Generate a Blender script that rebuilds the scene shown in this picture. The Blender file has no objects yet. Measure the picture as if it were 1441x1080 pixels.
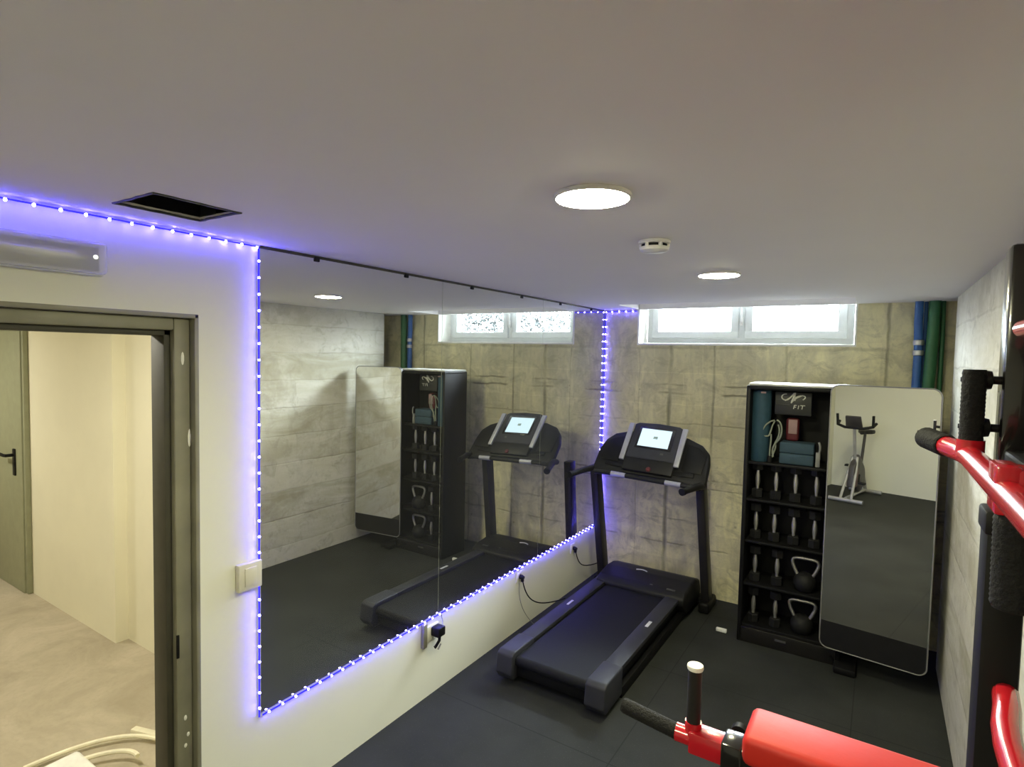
import bpy, bmesh, math, random
from mathutils import Vector, Matrix
random.seed(7)
SC = bpy.context.scene
COL = SC.collection
PI = math.pi

# ---------------------------------------------------------------- room dimensions (metres, camera foot at x=0, y=0)
XL, XR, YB, YF, H = -2.16, 0.395, 4.935, -1.95, 2.445
MX = -2.155                      # mirror surface

# ---------------------------------------------------------------- materials
def nd(nt, t, **kw):
    n = nt.nodes.new(t)
    for k, v in kw.items():
        setattr(n, k, v)
    return n

def base_mat(name):
    m = bpy.data.materials.new(name); m.use_nodes = True
    nt = m.node_tree; nt.nodes.clear()
    out = nd(nt, 'ShaderNodeOutputMaterial'); b = nd(nt, 'ShaderNodeBsdfPrincipled')
    nt.links.new(b.outputs[0], out.inputs[0])
    return m, nt, b, out

def rgb(*c):
    return (c[0], c[1], c[2], 1.0)

def mixc(nt, fac, a, b, mode='MIX'):
    n = nd(nt, 'ShaderNodeMix', data_type='RGBA', blend_type=mode)
    for sock, v in ((n.inputs[0], fac), (n.inputs[6], a), (n.inputs[7], b)):
        if isinstance(v, bpy.types.NodeSocket): nt.links.new(v, sock)
        else: sock.default_value = v
    return n.outputs[2]

def math_n(nt, op, a, b=None, c=None, clamp=False):
    n = nd(nt, 'ShaderNodeMath', operation=op, use_clamp=clamp)
    for i, v in enumerate((a, b, c)):
        if v is None: continue
        if isinstance(v, bpy.types.NodeSocket): nt.links.new(v, n.inputs[i])
        else: n.inputs[i].default_value = v
    return n.outputs[0]

def noise(nt, vec, scale, detail=4, rough=.55, dist=0.0):
    n = nd(nt, 'ShaderNodeTexNoise'); n.inputs['Scale'].default_value = scale
    n.inputs['Detail'].default_value = detail; n.inputs['Roughness'].default_value = rough
    n.inputs['Distortion'].default_value = dist
    nt.links.new(vec, n.inputs['Vector'])
    return n.outputs[0]

def ramp(nt, v, lo, hi):
    n = nd(nt, 'ShaderNodeMapRange'); n.inputs[1].default_value = lo; n.inputs[2].default_value = hi
    nt.links.new(v, n.inputs[0]); return n.outputs[0]

def scaled(nt, vec, s):
    n = nd(nt, 'ShaderNodeMapping'); n.inputs['Scale'].default_value = s
    nt.links.new(vec, n.inputs['Vector']); return n.outputs[0]

def mat(name, col, rough=.5, metal=0.0, var=.12, scale=14.0, bump=0.0, spec=.5, coat=0.0, bscale=None):
    m, nt, b, out = base_mat(name)
    tc = nd(nt, 'ShaderNodeTexCoord'); v = tc.outputs['Object']
    f = noise(nt, v, scale, 5)
    dark = tuple(max(0, x * (1 - var)) for x in col); lite = tuple(min(1, x * (1 + var)) for x in col)
    nt.links.new(mixc(nt, ramp(nt, f, .3, .7), rgb(*dark), rgb(*lite)), b.inputs['Base Color'])
    b.inputs['Roughness'].default_value = rough; b.inputs['Metallic'].default_value = metal
    b.inputs['Specular IOR Level'].default_value = spec; b.inputs['Coat Weight'].default_value = coat
    if bump:
        bn = nd(nt, 'ShaderNodeBump'); bn.inputs['Strength'].default_value = bump; bn.inputs['Distance'].default_value = .004
        nt.links.new(noise(nt, v, bscale or scale * 6, 6), bn.inputs['Height']); nt.links.new(bn.outputs[0], b.inputs['Normal'])
    return m

def emis(name, col, strength):
    m, nt, b, out = base_mat(name)
    tc = nd(nt, 'ShaderNodeTexCoord')
    f = noise(nt, tc.outputs['Object'], 3, 2)
    e = nd(nt, 'ShaderNodeEmission'); e.inputs[1].default_value = strength
    nt.links.new(mixc(nt, f, rgb(*col), rgb(*[c * .97 for c in col])), e.inputs[0])
    nt.links.new(e.outputs[0], out.inputs[0]); return m

def line_mask(nt, coord, lines):
    acc = None
    for pos, w, amt in lines:
        d = math_n(nt, 'ABSOLUTE', math_n(nt, 'SUBTRACT', coord, pos))
        k = math_n(nt, 'SUBTRACT', 1.0, math_n(nt, 'DIVIDE', d, w), clamp=True)
        k = math_n(nt, 'MULTIPLY', math_n(nt, 'POWER', k, .6), amt)
        acc = k if acc is None else math_n(nt, 'MAXIMUM', acc, k)
    return acc

def concrete_back():
    m, nt, b, out = base_mat('concrete_formwork')
    tc = nd(nt, 'ShaderNodeTexCoord'); v = tc.outputs['Object']
    big = noise(nt, v, 1.7, 4, .6, .6); med = noise(nt, scaled(nt, v, (6, 6, 2.2)), 1.0, 6, .65, 1.2)
    fine = noise(nt, v, 26, 6, .7)
    # a broken offset makes the form joints wander a little
    w = noise(nt, v, 5, 3)
    sep = nd(nt, 'ShaderNodeSeparateXYZ'); nt.links.new(v, sep.inputs[0])
    off = math_n(nt, 'MULTIPLY', math_n(nt, 'SUBTRACT', w, .5), .035)
    x = math_n(nt, 'ADD', sep.outputs[0], off); z = math_n(nt, 'ADD', sep.outputs[2], off)
    hl = line_mask(nt, z, [(2.105, .016, .4), (1.785, .011, .85), (1.712, .012, .9), (1.455, .010, .45), (1.19, .008, .3), (.985, .011, .7),
                           (.915, .009, .6), (.62, .009, .5), (.40, .010, .5)])
    vl = line_mask(nt, x, [(-1.535, .022, 1.0), (-1.165, .013, .75), (-1.81, .008, .3), (-.62, .012, .4), (.035, .013, .7)])
    gap = ramp(nt, noise(nt, v, 2.6, 4), .42, .56)
    gap2 = ramp(nt, noise(nt, v, 2.1, 4), .30, .50)
    joints = math_n(nt, 'MAXIMUM', math_n(nt, 'MULTIPLY', hl, gap), math_n(nt, 'MULTIPLY', vl, gap2))
    c = mixc(nt, ramp(nt, big, .32, .68), rgb(.66, .61, .39), rgb(.92, .86, .575))
    c = mixc(nt, ramp(nt, med, .42, .66), c, rgb(.60, .56, .40))
    # panel tone patches
    br = nd(nt, 'ShaderNodeTexBrick'); br.offset = .37; br.inputs['Scale'].default_value = 1.0
    br.inputs['Brick Width'].default_value = .42; br.inputs['Row Height'].default_value = .27; br.inputs['Mortar Size'].default_value = .004
    br.inputs['Color1'].default_value = rgb(1.05, 1.05, 1.0); br.inputs['Color2'].default_value = rgb(.80, .79, .77); br.inputs['Mortar'].default_value = rgb(.95, .94, .9)
    comb = nd(nt, 'ShaderNodeCombineXYZ'); nt.links.new(x, comb.inputs[0]); nt.links.new(z, comb.inputs[1]); nt.links.new(comb.outputs[0], br.inputs['Vector'])
    c = mixc(nt, .8, c, br.outputs[0], 'MULTIPLY')
    # small bug holes
    vo = nd(nt, 'ShaderNodeTexVoronoi'); vo.inputs['Scale'].default_value = 5.2; nt.links.new(v, vo.inputs['Vector'])
    hole = math_n(nt, 'SUBTRACT', 1.0, ramp(nt, vo.outputs[0], .03, .075), clamp=True)
    hole = math_n(nt, 'MULTIPLY', hole, .65)
    stn = math_n(nt, 'MULTIPLY', ramp(nt, noise(nt, scaled(nt, v, (4, 4, 5.5)), 1.0, 6, .72, 1.6), .50, .66), .65)
    c = mixc(nt, stn, c, rgb(.40, .37, .255))
    c = mixc(nt, math_n(nt, 'MULTIPLY', ramp(nt, fine, .45, .75), .3), c, rgb(.42, .39, .27))
    c = mixc(nt, math_n(nt, 'MULTIPLY', math_n(nt, 'MAXIMUM', joints, hole), .8), c, rgb(.17, .155, .105))
    nt.links.new(c, b.inputs['Base Color']); b.inputs['Roughness'].default_value = .85; b.inputs['Specular IOR Level'].default_value = .25
    bn = nd(nt, 'ShaderNodeBump'); bn.inputs['Strength'].default_value = .7; bn.inputs['Distance'].default_value = .006
    hh = math_n(nt, 'SUBTRACT', math_n(nt, 'ADD', fine, math_n(nt, 'MULTIPLY', med, 1.2)), math_n(nt, 'MULTIPLY', joints, 2.0))
    nt.links.new(hh, bn.inputs['Height']); nt.links.new(bn.outputs[0], b.inputs['Normal'])
    return m

def concrete_side():
    m, nt, b, out = base_mat('board_marked_concrete')
    tc = nd(nt, 'ShaderNodeTexCoord'); v = tc.outputs['Object']
    sep = nd(nt, 'ShaderNodeSeparateXYZ'); nt.links.new(v, sep.inputs[0])
    w = math_n(nt, 'MULTIPLY', math_n(nt, 'SUBTRACT', noise(nt, v, 3, 4), .5), .045)
    y = math_n(nt, 'ADD', sep.outputs[1], w); z = math_n(nt, 'ADD', sep.outputs[2], w)
    lines = line_mask(nt, z, [(k * .262 + .16, .009, a) for k, a in enumerate((.4, .9, .5, .8, .6, .9, .5, .8, .6))])
    gap = ramp(nt, noise(nt, v, 2.2, 4), .38, .54)
    bands = nd(nt, 'ShaderNodeTexNoise'); bands.noise_dimensions = '1D'; bands.inputs['Scale'].default_value = 1.0; bands.inputs['Detail'].default_value = 0
    nt.links.new(math_n(nt, 'MULTIPLY', math_n(nt, 'FLOOR', math_n(nt, 'DIVIDE', math_n(nt, 'SUBTRACT', z, .16), .262)), 3.7), bands.inputs['W'])
    st = noise(nt, scaled(nt, v, (2.2, 1.1, 5)), 1.0, 6, .65, 1.0); fine = noise(nt, v, 22, 6, .7)
    br = nd(nt, 'ShaderNodeTexBrick'); br.offset = .31; br.inputs['Scale'].default_value = 1.0; br.inputs['Mortar Size'].default_value = 0; br.inputs['Bias'].default_value = -.55
    br.inputs['Brick Width'].default_value = .27; br.inputs['Row Height'].default_value = .262
    br.inputs['Color1'].default_value = rgb(0, 0, 0); br.inputs['Color2'].default_value = rgb(1, 1, 1)
    comb = nd(nt, 'ShaderNodeCombineXYZ'); nt.links.new(y, comb.inputs[0]); nt.links.new(math_n(nt, 'SUBTRACT', z, .16), comb.inputs[1]); nt.links.new(comb.outputs[0], br.inputs['Vector'])
    patch = math_n(nt, 'MULTIPLY', br.outputs[0], ramp(nt, noise(nt, v, 5.5, 5, .7), .42, .60))
    c = mixc(nt, ramp(nt, bands.outputs[0], .35, .65), rgb(.42, .395, .30), rgb(.56, .53, .44))
    c = mixc(nt, ramp(nt, st, .40, .68), c, rgb(.63, .61, .54))
    c = mixc(nt, math_n(nt, 'MULTIPLY', patch, .8), c, rgb(.27, .245, .175))
    c = mixc(nt, math_n(nt, 'MULTIPLY', ramp(nt, noise(nt, v, 7, 6, .75, .8), .52, .68), .6), c, rgb(.33, .305, .24))
    c = mixc(nt, math_n(nt, 'MULTIPLY', ramp(nt, fine, .5, .8), .25), c, rgb(.42, .39, .32))
    c = mixc(nt, math_n(nt, 'MULTIPLY', math_n(nt, 'MULTIPLY', lines, gap), .6), c, rgb(.26, .24, .18))
    nt.links.new(c, b.inputs['Base Color']); b.inputs['Roughness'].default_value = .8; b.inputs['Specular IOR Level'].default_value = .3
    bn = nd(nt, 'ShaderNodeBump'); bn.inputs['Strength'].default_value = .5; bn.inputs['Distance'].default_value = .005
    nt.links.new(math_n(nt, 'ADD', fine, math_n(nt, 'MULTIPLY', lines, -.8)), bn.inputs['Height']); nt.links.new(bn.outputs[0], b.inputs['Normal'])
    return m

def paint(name, col, var=.05, dirt=.0):
    m, nt, b, out = base_mat(name)
    tc = nd(nt, 'ShaderNodeTexCoord'); v = tc.outputs['Object']
    a = noise(nt, v, 1.3, 4, .6); f = noise(nt, v, 70, 4, .6)
    c = mixc(nt, ramp(nt, a, .3, .7), rgb(*[x * (1 - var) for x in col]), rgb(*col))
    if dirt:
        c = mixc(nt, math_n(nt, 'MULTIPLY', ramp(nt, noise(nt, v, 5.5, 6, .7, .5), .58, .8), dirt), c, rgb(col[0] * .6, col[1] * .58, col[2] * .5))
    nt.links.new(c, b.inputs['Base Color']); b.inputs['Roughness'].default_value = .75; b.inputs['Specular IOR Level'].default_value = .25
    bn = nd(nt, 'ShaderNodeBump'); bn.inputs['Strength'].default_value = .12; bn.inputs['Distance'].default_value = .002
    nt.links.new(f, bn.inputs['Height']); nt.links.new(bn.outputs[0], b.inputs['Normal'])
    return m

def rubber_floor():
    m, nt, b, out = base_mat('black_rubber_matting')
    tc = nd(nt, 'ShaderNodeTexCoord'); v = tc.outputs['Object']
    sep = nd(nt, 'ShaderNodeSeparateXYZ'); nt.links.new(v, sep.inputs[0])
    fl = noise(nt, v, 180, 2, .5); a = noise(nt, v, 2.0, 4)
    c = mixc(nt, ramp(nt, a, .3, .7), rgb(.0215, .023, .022), rgb(.036, .038, .0365))
    c = mixc(nt, math_n(nt, 'MULTIPLY', ramp(nt, fl, .66, .74), .5), c, rgb(.12, .125, .125))
    seam = math_n(nt, 'MAXIMUM', line_mask(nt, sep.outputs[0], [(-1.05, .004, 1), (-.05, .004, 1)]), line_mask(nt, sep.outputs[1], [(-.4, .004, 1), (.6, .004, 1), (1.6, .004, 1), (2.6, .004, 1), (3.6, .004, 1), (4.6, .004, 1)]))
    c = mixc(nt, math_n(nt, 'MULTIPLY', seam, .7), c, rgb(.008, .008, .008))
    nt.links.new(c, b.inputs['Base Color']); b.inputs['Roughness'].default_value = .75; b.inputs['Specular IOR Level'].default_value = .16
    bn = nd(nt, 'ShaderNodeBump'); bn.inputs['Strength'].default_value = .25; bn.inputs['Distance'].default_value = .002
    nt.links.new(fl, bn.inputs['Height']); nt.links.new(bn.outputs[0], b.inputs['Normal'])
    return m

def screed():
    m, nt, b, out = base_mat('bare_screed')
    tc = nd(nt, 'ShaderNodeTexCoord'); v = tc.outputs['Object']
    a = noise(nt, v, 2.2, 6, .65, .8); f = noise(nt, v, 30, 5, .7)
    c = mixc(nt, ramp(nt, a, .32, .68), rgb(.36, .31, .22), rgb(.50, .44, .33))
    c = mixc(nt, math_n(nt, 'MULTIPLY', ramp(nt, f, .5, .8), .35), c, rgb(.28, .25, .18))
    nt.links.new(c, b.inputs['Base Color']); b.inputs['Roughness'].default_value = .8
    return m

def mirror_mat(name, tint, diffuse_haze):
    m, nt, b, out = base_mat(name)
    tc = nd(nt, 'ShaderNodeTexCoord'); f = noise(nt, tc.outputs['Object'], 9, 4)
    b.inputs['Metallic'].default_value = 1.0; b.inputs['Roughness'].default_value = 0.0
    nt.links.new(mixc(nt, f, rgb(*tint), rgb(*[t * .985 for t in tint])), b.inputs['Base Color'])
    d = nd(nt, 'ShaderNodeBsdfDiffuse'); d.inputs[0].default_value = rgb(.7, .7, .7)
    mx = nd(nt, 'ShaderNodeMixShader'); mx.inputs[0].default_value = diffuse_haze  # even diffuse share added so the blue LED glow shows on the glass
    nt.links.new(b.outputs[0], mx.inputs[1]); nt.links.new(d.outputs[0], mx.inputs[2]); nt.links.new(mx.outputs[0], out.inputs[0])
    return m

def glass_mat(name, tint, refl=.06):
    m, nt, b, out = base_mat(name); nt.nodes.remove(b)
    tc = nd(nt, 'ShaderNodeTexCoord'); f = noise(nt, tc.outputs['Object'], 12, 3)
    t = nd(nt, 'ShaderNodeBsdfTransparent'); nt.links.new(mixc(nt, f, rgb(*tint), rgb(*[x * .97 for x in tint])), t.inputs[0])
    g = nd(nt, 'ShaderNodeBsdfGlossy'); g.inputs['Roughness'].default_value = .02
    mx = nd(nt, 'ShaderNodeMixShader'); mx.inputs[0].default_value = refl
    nt.links.new(t.outputs[0], mx.inputs[1]); nt.links.new(g.outputs[0], mx.inputs[2]); nt.links.new(mx.outputs[0], out.inputs[0])
    return m

def milky_mat(name, col, clear):
    m, nt, b, out = base_mat(name)
    tc = nd(nt, 'ShaderNodeTexCoord'); f = noise(nt, tc.outputs['Object'], 20, 3)
    nt.links.new(mixc(nt, f, rgb(*col), rgb(*[c * .94 for c in col])), b.inputs['Base Color']); b.inputs['Roughness'].default_value = .25
    t = nd(nt, 'ShaderNodeBsdfTransparent'); t.inputs[0].default_value = rgb(.95, .95, .93)
    mx = nd(nt, 'ShaderNodeMixShader'); mx.inputs[0].default_value = clear
    nt.links.new(b.outputs[0], mx.inputs[1]); nt.links.new(t.outputs[0], mx.inputs[2]); nt.links.new(mx.outputs[0], out.inputs[0])
    return m

M = dict(
    conc=concrete_back(), side=concrete_side(), floor=rubber_floor(), screed=screed(),
    white=paint('white_wall_paint', (.77, .765, .655), .04, .06), ceil=paint('ceiling_paint', (.90, .86, .85), .03),
    hall=paint('hall_plaster', (.84, .80, .62), .08, .08), hall_ceil=paint('hall_ceiling_paint', (.8, .79, .74)),
    mirror=mirror_mat('wall_mirror_glass', (.83, .845, .82), .018), dmirror=mirror_mat('door_mirror_glass', (.86, .86, .84), .006),
    glass=glass_mat('window_glass', (.96, .98, .98)), pvc=mat('white_upvc', (.74, .77, .77), .35, var=.04),
    plaster=mat('rough_white_plaster', (.86, .85, .80), .9, var=.08, bump=.5), frame=mat('primed_steel_frame', (.235, .225, .165), .5, .1, var=.16, scale=5),
    shade_strip=mat('dark_painted_shade', (.05, .046, .030), .6), doorpaint=mat('sage_painted_door', (.30, .31, .20), .5, var=.06),
    black=mat('black_powder_coat', (.006, .006, .0065), .5, spec=.22), blackp=mat('black_plastic', (.011, .011, .012), .5, bump=.08, spec=.25), blackgl=mat('gloss_black_paint', (.012, .011, .011), .18, coat=.5),
    foam=mat('black_grip_foam', (.010, .010, .0105), .75, spec=.25, bump=.9, scale=40, bscale=160), vinyl=mat('black_vinyl', (.014, .013, .013), .5, bump=.2, spec=.3),
    red=mat('red_gloss_paint', (.50, .010, .020), .24, var=.06, coat=.45), redv=mat('red_vinyl', (.52, .022, .014), .5, var=.07, bump=.12, scale=6, spec=.35),
    belt=mat('treadmill_belt_rubber', (.009, .0095, .012), .6, bump=.2, scale=60, spec=.2), railg=mat('charcoal_rail_plastic', (.030, .031, .040), .5, var=.1, spec=.3), tmpost=mat('dark_graphite_metal', (.022, .020, .022), .4, .1, spec=.3),
    silver=mat('silver_trim_plastic', (.47, .47, .52), .32, .5, var=.06), chrome=mat('chromed_steel', (.50, .49, .47), .32, .8, var=.05), rim=mat('grey_metal_rim', (.36, .355, .36), .3, .6),
    topm=mat('pale_grey_lid', (.55, .55, .52), .35, .2), gunmetal=mat('iron_grey_rubber', (.010, .010, .0105), .6, spec=.25), logo=mat('pale_emblem_print', (.52, .52, .46), .5), plate=mat('dark_grey_plate', (.016, .017, .015), .5),
    greyp=mat('grey_print', (.06, .06, .055), .5), mat_teal=mat('teal_foam', (.012, .045, .072), .75, bump=.3, scale=24), block=mat('slate_blue_foam', (.026, .055, .080), .8, bump=.3, scale=24),
    band=mat('pale_green_band', (.20, .22, .17), .6), bandred=mat('dark_red_band', (.09, .010, .014), .6), bandpink=mat('pale_pink_label', (.30, .19, .19), .6),
    screen=emis('lit_touch_screen', (.70, .92, 1.0), .92), screenmark=mat('screen_grey_mark', (.4, .55, .6), .4), lampglow=emis('warm_led_diffuser', (1.0, .965, .62), 195.0),
    lamphall=emis('hall_led_diffuser', (1.0, .95, .80), 300.0), led=emis('blue_led_chip', (.105, .085, 1.0), 230.0), ledtape=emis('blue_led_tape_glow', (.05, .04, 1.0), 1.0), lampring=mat('white_lamp_ring', (.85, .83, .78), .4),
    swp=mat('ivory_switch_plastic', (.66, .63, .55), .4, var=.03), detw=mat('white_detector_plastic', (.84, .83, .82), .4, var=.03), darkhole=mat('dark_void', (.010, .010, .012), .9), whitep=mat('white_plastic', (.82, .82, .80), .4),
    cover=milky_mat('hazy_acrylic_cover', (.86, .86, .83), .62), greypl=mat('grey_reflector', (.42, .42, .42), .35), ledind=emis('pale_indicator', (.95, 1.0, .85), 1.0),
    blue=mat('blue_conduit', (.035, .115, .34), .5, bump=.6, scale=10), green=mat('green_conduit', (.030, .135, .050), .5, bump=.5, scale=10), greenl=mat('pale_green_hose', (.12, .26, .12), .5), steel=mat('galvanised_fitting', (.5, .5, .5), .4, .8),
    conduit=mat('cream_conduit', (.82, .77, .58), .5), cablegrey=mat('grey_cable', (.22, .22, .21), .5), bikegrey=mat('silver_grey_bike_metal', (.40, .40, .41), .35, .4), bikedark=mat('dark_bike_plastic', (.045, .04, .042), .45), bikered=mat('maroon_bike_shroud', (.13, .02, .03), .45),
    leaf=mat('frosted_leaf', (.0045, .0072, .0080), .8, var=.4, scale=5), gravel=mat('pale_gravel', (.65, .66, .66), .9, var=.3, scale=30), twig=mat('grey_twig', (.25, .24, .22), .8), badge=mat('pale_badge_print', (.62, .62, .68), .4),
)

# ---------------------------------------------------------------- mesh building helpers (all coordinates are world coordinates)
ORIG = {}
class MB:
    def __init__(s): s.bm = bmesh.new()
    def _mark(s): s.bm.verts.index_update(); return len(s.bm.verts)
    def box(s, lo, hi, bev=0.0, seg=2, rot=None):
        bm = bmesh.new()
        c = [(a + b) / 2 for a, b in zip(lo, hi)]; d = [abs(b - a) for a, b in zip(lo, hi)]
        bmesh.ops.create_cube(bm, size=1.0)
        for v in bm.verts: v.co = Vector((v.co.x * d[0], v.co.y * d[1], v.co.z * d[2]))
        if bev: bmesh.ops.bevel(bm, geom=bm.edges[:], offset=min(bev, min(d) * .49), segments=seg, affect='EDGES', profile=.5)
        for v in bm.verts:
            p = v.co
            if rot is not None: p = rot @ p
            v.co = p + Vector(c)
        return s.merge(bm)
    def merge(s, bm):
        me = bpy.data.meshes.new('tmp'); bm.to_mesh(me); bm.free(); s.bm.from_mesh(me); bpy.data.meshes.remove(me); return s
    def tube(s, pts, r, seg=12, caps=True, closed=False):
        pts = [Vector(p) for p in pts]; n = len(pts)
        rs = r if isinstance(r, (list, tuple)) else [r] * n
        rings = []; prevn = None
        for i, p in enumerate(pts):
            if closed: t = (pts[(i + 1) % n] - pts[i - 1])
            elif i == 0: t = pts[1] - p
            elif i == n - 1: t = p - pts[i - 1]
            else: t = (pts[i + 1] - p).normalized() + (p - pts[i - 1]).normalized()
            t.normalize()
            if prevn is None:
                a = Vector((0, 0, 1)) if abs(t.z) < .9 else Vector((1, 0, 0)); nn = t.cross(a).normalized()
            else:
                nn = (prevn - t * prevn.dot(t)).normalized()
            prevn = nn; bb = t.cross(nn)
            rings.append([s.bm.verts.new(p + (nn * math.cos(2 * PI * k / seg) + bb * math.sin(2 * PI * k / seg)) * rs[i]) for k in range(seg)])
        m = n if closed else n - 1
        for i in range(m):
            A, B = rings[i], rings[(i + 1) % n]
            for k in range(seg):
                s.bm.faces.new((A[k], A[(k + 1) % seg], B[(k + 1) % seg], B[k]))
        if caps and not closed:
            s.bm.faces.new(rings[0][::-1]); s.bm.faces.new(rings[-1])
        return s
    def lathe(s, c, axis, prof, seg=32):
        # prof: list of (radius, height along axis)
        c = Vector(c); ax = Vector(axis).normalized(); a = Vector((1, 0, 0)) if abs(ax.x) < .9 else Vector((0, 1, 0))
        u = ax.cross(a).normalized(); w = ax.cross(u); rings = []
        for r, h in prof:
            if r < 1e-6: rings.append([s.bm.verts.new(c + ax * h)])
            else: rings.append([s.bm.verts.new(c + ax * h + (u * math.cos(2 * PI * k / seg) + w * math.sin(2 * PI * k / seg)) * r) for k in range(seg)])
        for A, B in zip(rings, rings[1:]):
            for k in range(seg):
                k2 = (k + 1) % seg
                if len(A) == 1 and len(B) == 1: continue
                if len(A) == 1: s.bm.faces.new((A[0], B[k2], B[k]))
                elif len(B) == 1: s.bm.faces.new((A[k], A[k2], B[0]))
                else: s.bm.faces.new((A[k], A[k2], B[k2], B[k]))
        return s
    def prism(s, pts, vec, bev=0.0, seg=2):
        # planar outline pts extruded by vec
        bm = bmesh.new(); vec = Vector(vec)
        a = [bm.verts.new(Vector(p)) for p in pts]; b = [bm.verts.new(Vector(p) + vec) for p in pts]; n = len(pts)
        bm.faces.new(a); bm.faces.new(b[::-1])
        for i in range(n): bm.faces.new((a[i], b[i], b[(i + 1) % n], a[(i + 1) % n]))
        bmesh.ops.recalc_face_normals(bm, faces=bm.faces[:])
        if bev: bmesh.ops.bevel(bm, geom=bm.edges[:], offset=bev, segments=seg, affect='EDGES', profile=.5)
        return s.merge(bm)
    def quad(s, *p):
        s.bm.faces.new([s.bm.verts.new(Vector(q)) for q in p]); return s
    def build(s, name, m, parent=None, at=None, smooth=40, recalc=True):
        o_ = Vector(ORIG[parent.name]) if parent is not None else Vector(at or (0, 0, 0))
        if recalc: bmesh.ops.recalc_face_normals(s.bm, faces=s.bm.faces[:])
        for v in s.bm.verts: v.co -= o_
        for f in s.bm.faces: f.smooth = True
        for e in s.bm.edges:
            if len(e.link_faces) != 2 or e.calc_face_angle(0) > math.radians(smooth): e.smooth = False
        me = bpy.data.meshes.new(name); s.bm.to_mesh(me); s.bm.free(); me.materials.append(m)
        o = bpy.data.objects.new(name, me); COL.objects.link(o)
        if parent is not None: o.parent = parent; ORIG[o.name] = o_
        else: o.location = o_; ORIG[o.name] = o_
        return o

def tag(o, label, cat, group=None, kind=None):
    if label: o['label'] = label
    if cat: o['category'] = cat
    if group: o['group'] = group
    if kind: o['kind'] = kind
    return o
def thing(name, label, cat, loc, group=None):
    o = bpy.data.objects.new(name, None); o.empty_display_size = .1; COL.objects.link(o); o.location = loc
    ORIG[o.name] = Vector(loc); return tag(o, label, cat, group)
def struct(name, mb, m, label=None, cat=None, **kw):
    o = mb.build(name, m, **kw); o['kind'] = 'structure'
    o['label'] = label; o['category'] = cat
    return o
def child(name, mb, m, parent, label=None, **kw):
    o = mb.build(name, m, parent, **kw)
    if label: o['label'] = label
    return o
def copy_tree(src, loc, label):
    r = src.copy(); COL.objects.link(r); r.location = loc; r['label'] = label
    for ch in src.children:
        c = ch.copy(); COL.objects.link(c); c.parent = r
        for g in ch.children:
            d = g.copy(); COL.objects.link(d); d.parent = c
    return r
def slab_pieces(mb, axis, a0, a1, u0, u1, v0, v1, holes):
    """solid slab between a0 and a1 on one axis, spanning u,v with rectangular holes (u0,u1,v0,v1)"""
    us = sorted({u0, u1} | {h[0] for h in holes} | {h[1] for h in holes}); vs = sorted({v0, v1} | {h[2] for h in holes} | {h[3] for h in holes})
    us = [u for u in us if u0 <= u <= u1]; vs = [v for v in vs if v0 <= v <= v1]
    for i in range(len(us) - 1):
        j = 0
        while j < len(vs) - 1:
            def solid(k): 
                cu, cv = (us[i] + us[i + 1]) / 2, (vs[k] + vs[k + 1]) / 2
                return not any(h[0] < cu < h[1] and h[2] < cv < h[3] for h in holes)
            if not solid(j): j += 1; continue
            k = j
            while k + 1 < len(vs) - 1 and solid(k + 1): k += 1
            lo, hi = [0, 0, 0], [0, 0, 0]; o = [x for x in range(3) if x != axis]
            lo[axis], hi[axis] = a0, a1; lo[o[0]], hi[o[0]] = us[i], us[i + 1]; lo[o[1]], hi[o[1]] = vs[j], vs[k + 1]
            mb.box(lo, hi); j = k + 1
    return mb

# ================================================================ THE SETTING
XE = 0.80     # far side of the pipe recess beyond the end of the right wall
struct('floor', MB().box((XL - .07, YF - .15, -.08), (XE + .1, YB + .05, 0)), M['floor'], 'black speckled rubber gym floor', 'floor')
struct('trim_1', MB().box((-8.6, -2.2, -.085), (XL - .07, 2.1, -.002)), M['screed'], 'bare sandy concrete floor of the corridor beyond the doorway', 'floor')

# ceiling with the dark access hole and the raised pocket in front of the window
VH = (-1.93, -1.703, .812, 1.066); NI = (-1.835, -.165, 4.46, YB)
cm = slab_pieces(MB(), 2, H, H + .12, XL - .14, XE + .1, YF - .15, YB + .05, [VH, NI])
struct('ceiling', cm, M['ceil'], 'flat pale grey plastered ceiling', 'ceiling')
nb = MB().box((NI[0] - .05, NI[2] - .05, 2.62), (NI[1] + .05, 5.3, 2.70)); nb.box((NI[0] - .05, NI[2] - .06, H + .12), (NI[1] + .05, NI[2], 2.62))
nb.box((NI[0] - .06, NI[2] - .05, H + .12), (NI[0], 5.3, 2.62)); nb.box((NI[1], NI[2] - .05, H + .12), (NI[1] + .06, 5.3, 2.62))
struct('trim_2', nb, M['plaster'], 'raised white pocket of the ceiling in front of the window', 'ceiling pocket')

# back wall with the window opening
bw = slab_pieces(MB(), 1, YB, YB + .32, XL - .14, XE + .1, -.05, 2.62, [(-1.83, -.17, 2.14, 2.62)])
struct('wall_back', bw, M['conc'], 'raw concrete back wall with formwork joints', 'wall')
# reveals of the window: rough white plaster lining
rv = MB().box((-1.83, YB - .006, 2.128), (-.17, YB + .32, 2.146), .004); rv.box((-1.842, YB - .006, 2.128), (-1.826, YB + .32, 2.60), .004); rv.box((-.174, YB - .006, 2.128), (-.160, YB + .32, 2.60), .004)
struct('trim_3', rv, M['plaster'], 'rough white plaster lining around the window opening', 'window reveal')
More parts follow.
